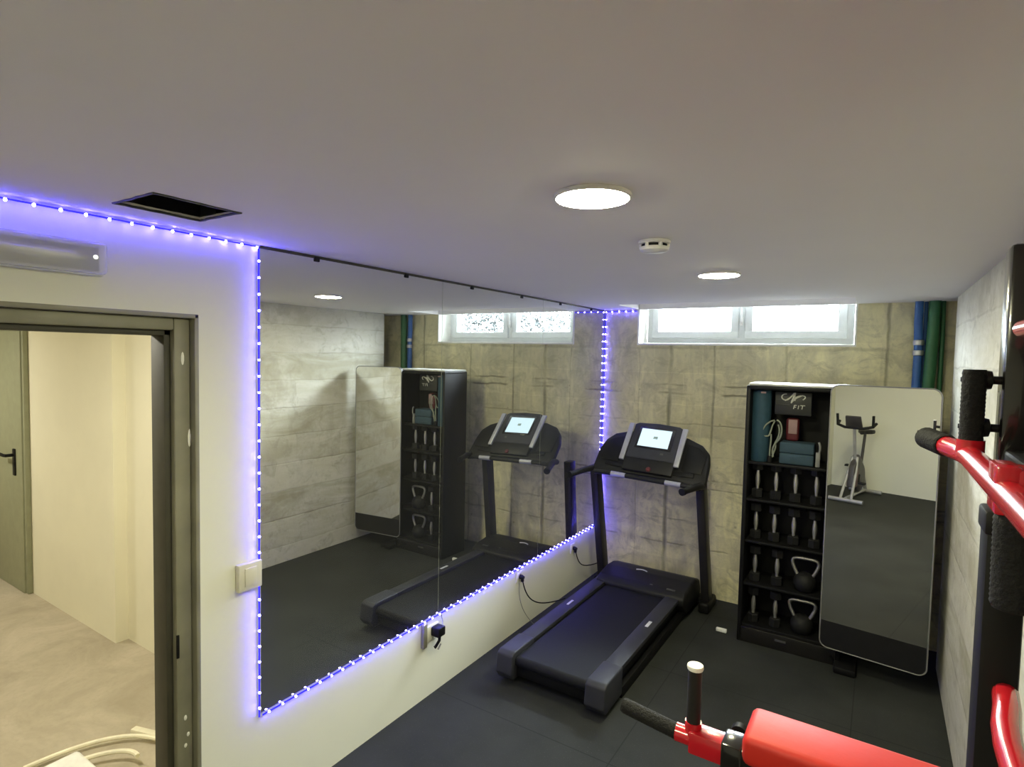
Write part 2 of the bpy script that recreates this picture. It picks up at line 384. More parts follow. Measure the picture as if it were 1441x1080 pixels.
# side walls
struct('wall_right', MB().box((XR, YF - .15, -.05), (XE, 4.665, H + .05)), M['side'], 'pale board-marked concrete wall on the right', 'wall')
struct('wall_recess', MB().box((XE, 4.5, -.05), (XE + .12, YB + .3, H + .05)), M['conc'], 'concrete end of the pipe recess beside the back wall', 'wall')
DO = (.28, 1.185, -.05, 2.145)    # door opening in the left wall
lw = slab_pieces(MB(), 0, XL - .14, XL, YF - .15, YB + .05, -.05, H + .05, [DO])
struct('wall_left', lw, M['white'], 'white painted left wall carrying the mirrors', 'wall')
struct('wall_front', MB().box((XL - .14, YF - .14, -.05), (XE, YF, H + .05)), M['white'], 'white painted wall behind the camera', 'wall')

# steel door frame in the left wall (door leaf is not in view)
fr = MB()
y1, z1, y0 = 1.185, 2.145, .28
fr.box((XL - .10, y1 - .016, 0), (XL + .003, y1, z1), .003); fr.box((XL - .10, y0, z1 - .016), (XL + .003, y1, z1), .003); fr.box((XL - .10, y0, 0), (XL + .003, y0 + .016, z1), .003)
fr.box((XL - .14, y1 - .075, 0), (XL - .028, y1 - .016, z1 - .016), .006); fr.box((XL - .14, y0 + .075, z1 - .062), (XL - .028, y1 - .075, z1 - .016), .006); fr.box((XL - .14, y0 + .016, 0), (XL - .028, y0 + .075, z1 - .016), .006)
dfr = struct('door_1', fr, M['frame'], 'grey-green primed steel door frame with plaster smears around the open doorway', 'door frame')
g = MB(); g.box((XL - .15, y1 - .098, 0), (XL - .055, y1 - .074, z1 - .06), .003); g.box((XL - .15, y0 + .074, z1 - .082), (XL - .055, y1 - .074, z1 - .060), .003)
child('shade_strip', g, M['shade_strip'], dfr, 'dark rebate side of the frame, shade painted in')  # dark colour stands for the shaded rebate side of the frame
child('latch_plate', MB().box((XL - .032, y1 - .076, .845), (XL - .024, y1 - .066, .935), .002), M['black'], dfr, 'black latch slot')
sm = MB()
for zz, yy, hh in ((1.98, y1 - .045, .05), (1.68, y1 - .022, .07), (.60, y1 - .045, .022), (.53, y1 - .035, .018), (.49, y1 - .045, .018)):
    sm.lathe((XL - .0275 if yy < y1 - .03 else XL - .0275, yy, zz), (1, 0, 0), [(.006, 0), (.005, .0012), (0, .0018)], 10)
    for v in sm.bm.verts[-21:]: v.co.z = zz + (v.co.z - zz) * hh / .012
child('plaster_smear', sm, M['plaster'], dfr, 'white plaster smears', smooth=60)

# corridor beyond the doorway
hb = MB(); hb.box((-8.6, 1.78, -.05), (-4.30, 2.0, H + .05)); hb.box((-4.32, 1.86, -.05), (XL - .14, 2.0, H + .05))
struct('wall_corridor_back', hb, M['hall'], 'cream plastered corridor wall with a small step seen through the doorway', 'wall')
hf = MB(); hf.box((-8.6, -2.1, -.05), (-8.45, 1.9, H + .05)); hf.box((-8.6, -2.2, -.05), (XL - .13, -2.05, H + .05))
struct('wall_corridor_side', hf, M['hall'], 'cream corridor walls out of view', 'wall')
struct('trim_4', MB().box((-8.6, -2.2, H), (XL - .14, 2.0, H + .1)), M['hall_ceil'], 'corridor ceiling', 'ceiling')
df = MB().box((-6.70, 1.735, 0), (-5.76, 1.776, 2.125), .004)
d2 = struct('door_2', df, M['doorpaint'], 'sage green flush door with black lever handle at the end of the corridor', 'door')
dfr2 = MB(); dfr2.box((-5.76, 1.745, 0), (-5.725, 1.779, 2.16), .003); dfr2.box((-6.74, 1.745, 2.125), (-5.725, 1.779, 2.16), .003)
child('frame', dfr2, M['doorpaint'], d2)
hn = MB().box((-5.93, 1.722, .95), (-5.885, 1.737, 1.17), .006); hn.tube([(-5.905, 1.735, 1.12), (-5.905, 1.675, 1.12), (-5.93, 1.668, 1.12), (-6.07, 1.668, 1.125)], .013, 10)
child('handle', hn, M['black'], d2, 'black lever handle')

# ---------------------------------------------------------------- window_1
wy0, wy1 = 5.125, 5.195
wf = MB()
def rect_frame(mb, x0, x1, z0, z1, t, ya, yb, bev=.006):
    mb.box((x0, ya, z0), (x1, yb, z0 + t), bev); mb.box((x0, ya, z1 - t), (x1, yb, z1), bev); mb.box((x0, ya, z0 + t - .01), (x0 + t, yb, z1 - t + .01), bev); mb.box((x1 - t, ya, z0 + t - .01), (x1, yb, z1 - t + .01), bev)
rect_frame(wf, -1.815, -.185, 2.148, 2.615, .055, wy0, wy1); wf.box((-1.03, wy0, 2.19), (-.965, wy1, 2.58), .006)
win = struct('window_1', wf, M['pvc'], 'wide white two-pane basement window high in the back wall', 'window')
for nm, xa, xb in (('sash', -1.768, -1.022), ('sash', -.972, -.232)):
    f = MB(); rect_frame(f, xa, xb, 2.195, 2.590, .062, wy0 - .022, wy1 - .01, .008); f_ = child(nm, f, M['pvc'], win)
    p = MB(); p.box((xa + .055, wy0 + .016, 2.25), (xb - .055, wy0 + .026, 2.535)); child('pane', p, M['glass'], f_)
hd = MB().box((-1.012, wy0 - .035, 2.30), (-.985, wy0 - .018, 2.375), .005); hd.box((-1.006, wy0 - .055, 2.33), (-.991, wy0 - .03, 2.45), .005)
child('window_handle', hd, M['whitep'], win)
struct('ground_outside', MB().box((-4.5, 5.26, 1.95), (4.5, 9.5, 2.05)), M['gravel'], 'pale gravel ground outside the window', 'ground')
# shrub outside, only seen slantwise through the window in the mirrors
sh = thing('shrub', 'leafy shrub outside the window, seen in the wall mirror', 'shrub', (1.05, 8.0, 2.05))
lv = MB()
for i in range(9000):
    x = random.uniform(-.25, 2.4); y = 8.0 + random.gauss(0, .16); z = 2.06 + (random.random() ** .8) * (1.75 + .2 * math.sin(x * 4))
    s = random.uniform(.025, .05); a = Vector((random.gauss(0, 1), random.gauss(0, 1), random.gauss(0, 1))).normalized(); bvec = a.cross(Vector((random.gauss(0, 1), random.gauss(0, 1), random.gauss(0, 1)))).normalized()
    c = Vector((x, y, z)); lv.quad(c - a * s, c + bvec * s * .5, c + a * s, c - bvec * s * .5)
lo = child('foliage', lv, M['leaf'], sh, recalc=False)
st = MB()
for i in range(14):
    x = -.15 + i * .185; st.tube([(x, 8.0, 2.05), (x + random.uniform(-.05, .05), 8.0, 2.7), (x + random.uniform(-.12, .12), 7.98, 3.5)], [.012, .009, .004], 6)
child('stem', st, M['twig'], sh)

# ================================================================ MIRRORS
ms = [1.436, 2.600, 3.777, 4.928]
pos_w = ['left-hand frameless wall mirror panel, beside the light switch', 'middle frameless wall mirror panel, reflecting the treadmill console', 'right-hand frameless wall mirror panel, next to the back corner']
for i in range(3):
    a, b = ms[i] + .0015, ms[i + 1] - .0015
    t = thing('wall_mirror', pos_w[i], 'mirror', (XL, (a + b) / 2, .474), 'mirror panels on the left wall')
    child('mirror_glass', MB().box((XL + .0002, a, .474), (MX, b, 2.432)), M['mirror'], t)
    e = MB(); e.box((XL + .0002, a, 2.432), (MX + .002, b, 2.444)); child('gap_shade', e, M['shade_strip'], t, 'dark strip painted as the shadow gap above the mirror')  # near-black strip added for the shadowed gap under the ceiling
    for yc in (a + .24 * (b - a), a + .74 * (b - a)):
        child('clip', MB().box((XL + .001, yc - .014, 2.418), (MX + .006, yc + .014, 2.440), .003), M['black'], t)

# ================================================================ LED STRIPS
def led_strip(name, label, path, spacing, normals, first=0.0):
    """path: list of points; normals: facing direction of each segment"""
    t = thing(name, label, 'light strip', path[0], 'blue LED strips around the mirrors')
    tp = MB()
    for (p, q), nrm in zip(zip(path, path[1:]), normals):
        p, q, nv = Vector(p), Vector(q), Vector(nrm).normalized(); d = (q - p).normalized(); w = d.cross(nv) * .0034
        tp.prism([p - w, p + w, p + w + nv * .0022, p - w + nv * .0022], q - p)
    child('tape', tp, M['ledtape'], t)  # tape emission added to strengthen the blue glow around the chips
    rest = first; proto = None; n = 0
    for (p, q), nrm in zip(zip(path, path[1:]), normals):
        p, q, nv = Vector(p), Vector(q), Vector(nrm).normalized(); L = (q - p).length; d = (q - p) / L; s = rest
        while s < L - .004:
            c = p + d * s
            if proto is None:
                mb = MB(); mb.lathe(c, nv, [(.0040, .001), (.0040, .006), (.0030, .0085), (0, .0095)], 10)
                proto = child('led', mb, M['led'], t); pc = c.copy(); pn = nv.copy()
            else:
                o = proto.copy(); COL.objects.link(o); o.parent = t
                R = pn.rotation_difference(nv).to_matrix().to_4x4(); base = ORIG[t.name]
                o.matrix_local = Matrix.Translation(c - base) @ R @ Matrix.Translation(-(pc - base))
            n += 1; s += spacing
        rest = s - L
    return t
z0 = 2.436
led_strip('led_strip', 'blue LED strip along the ceiling edge and down the left side of the mirror',
          [(-2.108, .06, z0), (-2.146, 1.4235, z0), (-2.146, 1.4235, .466)], .0668, [(.35, 0, -1), (1, -.25, 0)], .02)
led_strip('led_strip', 'blue LED strip along the bottom of the mirror and up the back corner',
          [(-2.149, 1.440, .466), (-2.149, 4.922, .466), (-2.146, 4.925, 2.430), (-1.845, 4.925, 2.430)], .0668, [(1, 0, .15), (1, -1, 0), (0, -1, -.4)], .03)

# ================================================================ CEILING FITTINGS
def downlight(x, y, label):
    t = thing('ceiling_light', label, 'ceiling light', (x, y, H), 'round LED ceiling lights')
    child('rim', MB().lathe((x, y, H), (0, 0, -1), [(.101, 0), (.103, .002), (.103, .010), (.100, .012), (.096, .012), (.096, .008)], 48), M['lampring'], t)
    child('diffuser', MB().lathe((x, y, H), (0, 0, -1), [(.0957, .007), (.0957, .0125), (.08, .0150), (0, .016)], 48), M['lampglow'], t)
    return t
downlight(-.660, 1.405, 'round lit ceiling light nearest the camera, left of the smoke detector')
downlight(-.700, 2.985, 'round lit ceiling light near the window, beyond the smoke detector')
downlight(-.640, -.35, 'round lit ceiling light behind the camera, over the exercise bike end')
hl = thing('ceiling_light', 'round lit ceiling light in the corridor beyond the doorway', 'ceiling light', (-3.25, .70, H))
child('rim', MB().lathe((-3.25, .70, H), (0, 0, -1), [(.101, 0), (.103, .002), (.103, .010), (.100, .012), (.096, .012), (.096, .008)], 48), M['lampring'], hl)
child('diffuser', MB().lathe((-3.25, .70, H), (0, 0, -1), [(.0957, .007), (.0957, .0125), (.08, .0150), (0, .016)], 48), M['lamphall'], hl)
hl2 = copy_tree(hl, (-6.2, .45, H), 'round lit ceiling light at the far end of the corridor')

sd = thing('smoke_detector', 'small white round smoke detector on the ceiling between the two lights', 'smoke detector', (-.715, 2.058, H))
c = (-.715, 2.058, H)
child('base', MB().lathe(c, (0, 0, -1), [(.053, 0), (.057, .002), (.057, .012), (.050, .014), (.046, .014)], 40), M['detw'], sd)
child('body', MB().lathe(c, (0, 0, -1), [(.046, .013), (.046, .024)], 40), M['black'], sd, 'dark vent gap')
rb = MB()
for k in range(6):
    a = k * PI / 3 + .3; x, y = c[0] + .047 * math.cos(a), c[1] + .047 * math.sin(a)
    rb.box((x - .006, y - .006, H - .026), (x + .006, y + .006, H - .012), .001)
child('rib', rb, M['detw'], sd)
child('cap', MB().lathe(c, (0, 0, -1), [(.051, .024), (.053, .027), (.050, .036), (.036, .042), (0, .043)], 40), M['detw'], sd)

# dark square hole cut in the ceiling
t = thing('ceiling_opening', 'dark square access hole cut in the ceiling beside the blue light strip', 'ceiling opening', ((VH[0] + VH[1]) / 2, (VH[2] + VH[3]) / 2, H))
bx = MB(); x0, x1, ya, yb = VH
bx.box((x0 - .01, ya - .01, H + .30), (x1 + .01, yb + .01, H + .31)); bx.box((x0 - .012, ya - .012, H + .01), (x0, yb + .012, H + .30)); bx.box((x1, ya - .012, H + .01), (x1 + .012, yb + .012, H + .30)); bx.box((x0, ya - .012, H + .01), (x1, ya, H + .30)); bx.box((x0, yb, H + .01), (x1, yb + .012, H + .30))
child('shaft', bx, M['darkhole'], t, 'black inside of the hole')
ed = MB()
pts = []
for k in range(40):
    q = k / 40 * 4; s_ = int(q); f_ = q - s_; cs = [(x0, ya), (x1, ya), (x1, yb), (x0, yb)]
    p, n_ = cs[s_], cs[(s_ + 1) % 4]; j = random.uniform(-.003, .003)
    pts.append((p[0] + (n_[0] - p[0]) * f_ + j, p[1] + (n_[1] - p[1]) * f_ + j, H - .001))
ed.tube(pts, .004, 6, closed=True)
child('ragged_edge', ed, M['greyp'], t, 'ragged grey cut edge')

# emergency light above the doorway
t = thing('emergency_light', 'long grey emergency light with clear cover on the wall above the doorway', 'emergency light', (XL, .55, 2.29))
child('housing', MB().box((XL, .235, 2.245), (XL + .022, .868, 2.350), .006), M['whitep'], t)
child('reflector', MB().box((XL + .022, .26, 2.285), (XL + .038, .80, 2.318), .005), M['greypl'], t)
fl_ = MB().tube([(XL + .046, .30, 2.301), (XL + .046, .78, 2.301)], .008, 12); child('lamp_tube', fl_, M['whitep'], t)
cv = MB(); cv.box((XL + .022, .24, 2.248), (XL + .062, .864, 2.347), .012, 3); child('cover', cv, M['cover'], t, 'hazy clear plastic cover')
child('indicator', MB().lathe((XL + .060, .828, 2.300), (1, 0, 0), [(.007, 0), (.007, .003), (0, .006)], 12), M['ledind'], t, 'small glowing indicator')

# light switch
t = thing('light_switch', 'ivory light switch plate on the left edge of the mirror', 'light switch', (XL, 1.374, 1.09))
child('plate', MB().box((XL, 1.327, 1.034), (XL + .0265, 1.430, 1.146), .004), M['swp'], t)
child('rocker', MB().box((XL + .024, 1.352, 1.052), (XL + .031, 1.404, 1.128), .003), M['swp'], t)

# sockets, plugs and cables under the mirror
def socket(y, z, label):
    t = thing('wall_socket', label, 'socket', (XL, y, z), 'wall sockets under the mirror')
    child('plate', MB().box((XL, y - .040, z - .040), (XL + .008, y + .040, z + .040), .004), M['white'], t)
    child('insert', MB().lathe((XL + .008, y, z), (1, 0, 0), [(.026, 0), (.026, .002), (.021, .002), (.021, .0005), (0, .0005)], 24), M['swp'], t)
def bez(p0, p1, p2, p3, n=24):
    return [tuple(((1 - t) ** 3 * a + 3 * (1 - t) ** 2 * t * b + 3 * (1 - t) * t * t * c + t ** 3 * d) for a, b, c, d in zip(p0, p1, p2, p3)) for t in [i / n for i in range(n + 1)]]
def plug(y, z, end, sag, label):
    t = thing('power_lead', label, 'power lead', (XL + .012, y, z), 'black power leads plugged in under the mirror')
    child('plug', MB().lathe((XL + .0105, y, z), (1, 0, 0), [(.0, 0), (.016, 0), (.017, .018), (.011, .034), (0, .036)], 16).box((XL + .022, y - .010, z - .034), (XL + .042, y + .010, z + .004), .005), M['black'], t)
    cb = MB().tube(bez((XL + .034, y + .002, z - .03), (XL + .04, y + .06, z - sag), (XL + .06, end[1] - .22, end[2] - .02), end), .0045, 8)
    child('cable', cb, M['black'], t)
socket(3.520, .400, 'white wall socket behind the cord halfway along the treadmill')
socket(4.386, .372, 'white wall socket behind the cord nearest the back corner')
plug(3.520, .400, (-1.985, 3.93, .135), .22, 'black power cord hanging from the wall to the middle of the treadmill')
plug(4.386, .372, (-2.01, 4.68, .20), .17, 'black power cord hanging from the wall near the back corner')
t = thing('cable', 'thin grey cable trailing down the white wall under the plug', 'cable', (XL + .01, 3.50, .36))
child('wire', MB().tube(bez((XL + .012, 3.508, .358), (XL + .012, 3.50, .22), (XL + .012, 3.56, .12), (XL + .05, 3.66, .004)), .0022, 6), M['cablegrey'], t)
t = thing('power_adapter', 'black power adapter hanging at the wall socket under the left mirror', 'power adapter', (XL, 2.545, .39))
ad = MB().box((XL + .014, 2.525, .365), (XL + .075, 2.59, .42), .008); child('body', ad, M['black'], t)
child('socket_plate', MB().box((XL, 2.49, .335), (XL + .014, 2.60, .425), .004), M['white'], t, 'white socket plate')
child('cable', MB().tube([(XL + .05, 2.565, .372), (XL + .045, 2.568, .33), (XL + .03, 2.555, .295), (XL + .025, 2.548, .288)], .009, 8), M['black'], t)
child('connector', MB().tube([(XL + .03, 2.575, .268), (XL + .03, 2.60, .292)], .005, 8), M['cablegrey'], t)
child('lead', MB().tube(bez((XL + .01, 2.625, .462), (XL + .016, 2.622, .43), (XL + .016, 2.64, .415), (XL + .05, 2.588, .405)), .0028, 6), M['cablegrey'], t)
t = thing('grey_module', 'short grey upright module on the wall left of the black adapter', 'cable cover', (XL, 2.46, .36))
child('body', MB().box((XL, 2.455, .315), (XL + .024, 2.487, .455), .004), M['frame'], t)  # plain upright block in the door frame material

# ================================================================ TREADMILL
TM = thing('treadmill', 'black folding treadmill with lit touch screen along the mirrored wall', 'treadmill', (-1.55, 3.7, 0))
tb = dict(parent=TM)
fl = MB(); fl.box((-1.86, 2.93, .045), (-1.24, 4.70, .150), .012); fl.box((-1.90, 3.15, .0), (-1.86, 4.70, .07), .008); fl.box((-1.24, 3.15, .0), (-1.20, 4.70, .07), .008)
child('frame', fl, M['black'], TM)
bl = MB(); bl.box((-1.815, 2.905, .110), (-1.300, 4.50, .178), .032, 4); child('belt', bl, M['belt'], TM)
for s, xa, xb in (('l', -1.905, -1.805), ('r', -1.310, -1.205)):
    r = MB(); r.prism([(xa, 2.98, .165), (xb, 2.98, .165), (xb, 2.98, .196), (xa + (.0 if s == 'l' else 0), 2.98, .200)], (0, 1.42, 0), .006); rr = child('side_rail', r, M['railg'], TM)
    bd = MB().box((xa + .042, 3.71, .197), (xb - .042, 3.80, .2005)); child('badge', bd, M['badge'], rr, 'small pale badge')
for xa, xb in ((-1.915, -1.800), (-1.318, -1.195)):
    e = MB(); e.prism([(xa, 2.865, .075), (xa, 2.880, .185), (xa, 2.91, .204), (xa, 3.14, .204), (xa, 3.14, .035), (xa, 2.90, .03)], (xb - xa, 0, 0), .010, 3); child('end_cap', e, M['railg'], TM)
for xa in (-1.88, -1.26):
    child('rear_foot', MB().lathe((xa + .02, 3.02, 0), (0, 0, 1), [(0, 0), (.022, 0), (.022, .03), (.012, .04), (.012, .06)], 14), M['black'], TM)
# motor hood
hd = MB(); prof = [(4.27, .150), (4.27, .205), (4.33, .238), (4.50, .262), (4.62, .255), (4.72, .225), (4.76, .14), (4.74, .05), (4.40, .05)]
hd.prism([(-1.885, y, z) for y, z in prof], (.72, 0, 0), .018, 3); hood = child('motor_hood', hd, M['blackp'], TM)
em = MB().tube([(-1.585 + .05 * (k / 14 - .5) * 2 * .9, 4.515 + .018 * math.sin(k / 14 * PI), .2645) for k in range(15)], .0045, 6); child('emblem', em, M['badge'], hood, 'pale arched emblem')
l2 = MB(); l2.box((-1.315, 4.318, .2335), (-1.25, 4.336, .241), .001); l2.box((-1.45, 4.326, .2375), (-1.43, 4.340, .243), .001); child('print', l2, M['greyp'], hood)
# front base and uprights
bs = MB(); bs.box((-2.055, 4.60, 0), (-1.955, 4.86, .085), .02, 3); bs.box((-1.14, 4.58, 0), (-1.055, 4.84, .085), .02, 3); bs.box((-1.98, 4.70, .03), (-1.12, 4.80, .08), .01); child('base', bs, M['black'], TM)
for xb_, xt in ((-2.000, -2.030), (-1.100, -1.138)):
    u = MB(); w = .032
    u.prism([(xb_ - w, 4.645, .07), (xb_ + w, 4.645, .07), (xb_ + w, 4.755, .07), (xb_ - w, 4.755, .07)], (xt - xb_, -.17, 1.02), .008); child('upright', u, M['tmpost'], TM)
# console
B0 = Vector((-1.510, 4.315, 1.100)); UV = Vector((1, -.0, -.035)).normalized(); VV = Vector((0, .30, .315)).normalized(); WV = UV.cross(VV).normalized()
def C(u, v, w=0): return B0 + UV * u + VV * v + WV * w
if WV.z < 0: WV = -WV
wing = [(-.455, .02), (-.43, -.02), (-.20, -.0), (.20, -.0), (.43, -.02), (.455, .02), (.452, .20), (.435, .29), (.37, .36), (.24, .415), (-.24, .415), (-.36, .37), (-.42, .30), (-.452, .20)]
cs = MB().prism([C(u, v, -.065) for u, v in wing], WV * .055, .014, 3); console = child('console', cs, M['blackp'], TM)
for s in (-1, 1):
    tr = MB().prism([C(s * .255, .09, -.012), C(s * .41, .09, -.012), C(s * .42, .26, -.012), C(s * .36, .32, -.012), C(s * .255, .35, -.012)], WV * .008, .006); child('tray', tr, M['black'], console)
    sl = MB().prism([C(s * .36, .048, -.012), C(s * .19, .040, -.012), C(s * .19, .075, -.012), C(s * .36, .088, -.012)], WV * .010, .004); child('speaker_slot', sl, M['black'], console)
    sp = MB().prism([C(s * .222 - .020, .095, .02), C(s * .222 + .020, .095, .02), C(s * .222 + .022, .455, .03), C(s * .222 - .022, .455, .03)], WV * .02, .005); child('silver_strip', sp, M['silver'], console, 'silver side strip')
ct = MB().prism([C(-.20, .02, -.015), C(.20, .02, -.015), C(.205, .16, .0), C(-.205, .16, .0)], WV * .03, .008); child('key_panel', ct, M['blackp'], console)
th = MB().prism([C(-.198, .13, .0), C(.198, .13, .0), C(.200, .46, .0), C(.17, .478, .0), (C(0, .488, .0)), C(-.17, .478, .0), C(-.200, .46, .0)], WV * .035, .010, 3); tablet = child('tablet_housing', th, M['railg'], TM)
bz = MB().prism([C(-.150, .225, .032), C(.150, .225, .032), C(.150, .440, .032), C(-.150, .440, .032)], WV * .005, .002); child('bezel', bz, M['blackgl'], tablet)
sc = MB().prism([C(-.128, .245, .0365), C(.122, .245, .0365), C(.122, .420, .0365), C(-.128, .420, .0365)], WV * .0015); child('screen', sc, M['screen'], tablet, 'lit pale blue touch screen')
child('screen_print', MB().prism([C(-.015, .325, .0381), (C(.02, .325, .0381)), C(.02, .35, .0381), C(-.015, .35, .0381)], WV * .0004), M['screenmark'], tablet)
child('stop_key', MB().lathe(C(.015, .045, .014), WV, [(.020, 0), (.020, .008), (.014, .014), (0, .015)], 16), M['bandred'], console, 'dark red stop key')
child('tablet_logo', MB().prism([C(.075, .18, .034), C(.10, .18, .034), C(.10, .20, .034), C(.075, .20, .034)], WV * .002), M['greyp'], tablet)
# crossbar with pulse grips, and hand rails
cbm = MB().tube([C(-.43, -.03, -.02), C(-.33, -.035, .0), C(.33, -.035, .0), C(.43, -.03, -.02)], .018, 14); cbar = child('crossbar', cbm, M['blackp'], TM)
for a, b in ((-.275, -.155), (.165, .285)):
    child('pulse_grip', MB().tube([C(a, -.035, .0), C(b, -.035, .0)], .0205, 16), M['silver'], cbar, 'silver pulse sensor grip')
for pts in ([(-1.935, 4.46, 1.08), (-1.965, 4.36, 1.10), (-1.995, 4.26, 1.095), (-2.045, 4.10, 1.075)], [(-1.095, 4.44, 1.05), (-1.085, 4.34, 1.07), (-1.10, 4.25, 1.075), (-1.150, 4.10, 1.064)]):
    child('handrail', MB().tube(pts, [.026, .027, .025, .023], 14), M['blackp'], TM)
    p = Vector(pts[-1]); d = (p - Vector(pts[-2])).normalized()
    child('rail_end', MB().tube([p - d * .005, p + d * .02], .027, 14), M['black'], TM)

# ================================================================ STORAGE CABINET WITH MIRROR DOOR
CX0, CX1, CY0, CY1, CZ = -.790, -.145, 4.300, 4.655, 1.850
CB = thing('storage_cabinet', 'tall black fitness cabinet with open shelves and a swung-out mirror door', 'cabinet', ((CX0 + CX1) / 2, (CY0 + CY1) / 2, 0))
child('side_panel', MB().box((CX0, CY0, .0), (CX0 + .028, CY1, CZ - .014), .008), M['black'], CB)
child('side_panel', MB().box((CX1 - .028, CY0, .0), (CX1, CY1, CZ - .014), .008), M['black'], CB)
child('back_panel', MB().box((CX0 + .02, CY1 - .02, .0), (CX1 - .02, CY1, CZ - .014)), M['black'], CB)
child('top_panel', MB().box((CX0, CY0, CZ - .04), (CX1, CY1, CZ - .010), .010), M['black'], CB)
child('lid', MB().box((CX0 + .012, CY0 + .012, CZ - .012), (CX1 - .012, CY1, CZ + .006), .006), M['topm'], CB, 'pale grey top lid')
SHZ = [.125, .425, .735, 1.035, 1.300]
for z in SHZ:
    s_ = MB().box((CX0 + .026, CY0 + .022, z - .018), (CX1 - .026, CY1 - .018, z), .003); child('shelf', s_, M['black'], CB)
pl = MB().box((CX0 + .004, CY0 + .006, .0), (CX1 - .004, CY0 + .03, .108), .004); plo = child('plinth', pl, M['blackgl'], CB)
child('plinth_print', MB().box((-.54, CY0 + .0035, .062), (-.47, CY0 + .0062, .076)), M['greyp'], plo)
# divider plates of the weight rows
for k, z in enumerate(SHZ[:4]):
    dv = MB()
    for q in range(4):
        xc = CX0 + .095 + q * .122
        if k < 2 and q > 1: continue
        dv.box((xc - .048, CY1 - .05, z + .19), (xc + .048, CY1 - .02, z + .245), .006)
    child('weight_cradle', dv, M['gunmetal'], CB)
# logo plate on the inside back
lp = MB().box((-.615, CY0 + .09, 1.640), (-.385, CY0 + .105, 1.800), .006); logo = child('logo_plate', lp, M['plate'], CB, 'dark plate with a pale swoosh emblem and the letters FIT')
yl = CY0 + .087
def P(px, pz): return (-.615 + px * .23, yl, 1.640 + pz * .16)
em = MB()
def arc(cx, cz, rx, rz, a0, a1, tilt, n=20):
    out = []
    for i in range(n + 1):
        a = math.radians(a0 + (a1 - a0) * i / n); x, z = rx * math.cos(a), rz * math.sin(a); ct_, st_ = math.cos(math.radians(tilt)), math.sin(math.radians(tilt))
        out.append(P(cx + (x * ct_ - z * st_), cz + (x * st_ + z * ct_) * 1.2))
    return out
em.tube(arc(.30, .78, .115, .11, 60, 330, 20), .0042, 6); em.tube(arc(.68, .745, .155, .085, -70, 200, 25), .0042, 6)
em.tube([P(.28, .62), P(.42, .75), P(.52, .94), P(.56, .98)], [.004, .006, .007, .003], 6); em.tube([P(.56, .98), P(.53, .80), P(.47, .60), P(.45, .52)], [.003, .009, .007, .004], 6); em.tube([P(.47, .58), P(.60, .76), P(.72, .85)], .004, 6)
child('emblem', em, M['logo'], logo, 'pale looping emblem')
tx = MB(); th_ = .0035
def stroke(a, b, r=.0030): tx.tube([P(*a), P(*b)], r, 6)
stroke((.52, .28), (.54, .44)); stroke((.54, .44), (.60, .44)); stroke((.53, .36), (.585, .36))
stroke((.64, .28), (.66, .44)); stroke((.745, .28), (.765, .44)); stroke((.70, .44), (.83, .44))
child('lettering', tx, M['logo'], logo, 'letters FIT')
ln = MB(); ln.tube([P(.04, .66), P(.17, .66)], .002, 6); ln.tube([P(.04, .455), P(.40, .45)], .0022, 6); child('rule', ln, M['greyp'], logo)
# mirror door, swung out in front of the right side, turned 7 degrees
yaw = math.radians(7); RZ = Matrix.Rotation(-yaw, 3, 'Z'); DC = Vector((.024, 4.222, 0))
def D(u, w, z): return DC + RZ @ Vector((u, w, 0)) + Vector((0, 0, z))
def rrect(u0, u1, za, zb, r, w, n=8):
    out = []
    for cx, cz, a0 in ((u1 - r, zb - r, 0), (u0 + r, zb - r, 90), (u0 + r, za + r, 180), (u1 - r, za + r, 270)):
        for i in range(n + 1):
            a = math.radians(a0 + 90 * i / n); out.append(D(cx + r * math.cos(a), w, cz + r * math.sin(a)))
    return out
hw, zb_, zt_ = .2900, .135, 1.868
dm = MB().prism(rrect(-hw, hw, zb_, zt_, .05, .002), RZ @ Vector((0, .034, 0)), .0); door = child('door', dm, M['black'], CB, 'mirror door with rounded corners')
gl = MB().prism(rrect(-hw + .004, hw - .004, zb_ + .004, zt_ - .004, .046, -.002), RZ @ Vector((0, .006, 0))); child('mirror_glass', gl, M['dmirror'], door)
lpn = [p for p in rrect(-hw + .006, hw - .006, zb_ + .006, zt_, .045, -.0035)][18:36]
lpn = [D(-hw + .006, -.0035, .315)] + lpn + [D(hw - .006, -.0035, .315)]
child('lower_panel', MB().prism(lpn, RZ @ Vector((0, .0015, 0))), M['blackp'], door, 'black lower speaker panel')
child('rim', MB().tube(rrect(-hw, hw, zb_, zt_, .05, 0), .0040, 8, closed=True), M['rim'], door, 'thin grey metal rim')
hg = MB()
for z in (.35, 1.60): hg.box((CX1 - .002, 4.305, z), (CX1 + .05, 4.335, z + .10), .006)
child('hinge', hg, M['black'], CB)
child('stabiliser', MB().box((CX1 - .03, 4.20, .0), (-.05, 4.50, .045), .01), M['black'], CB)

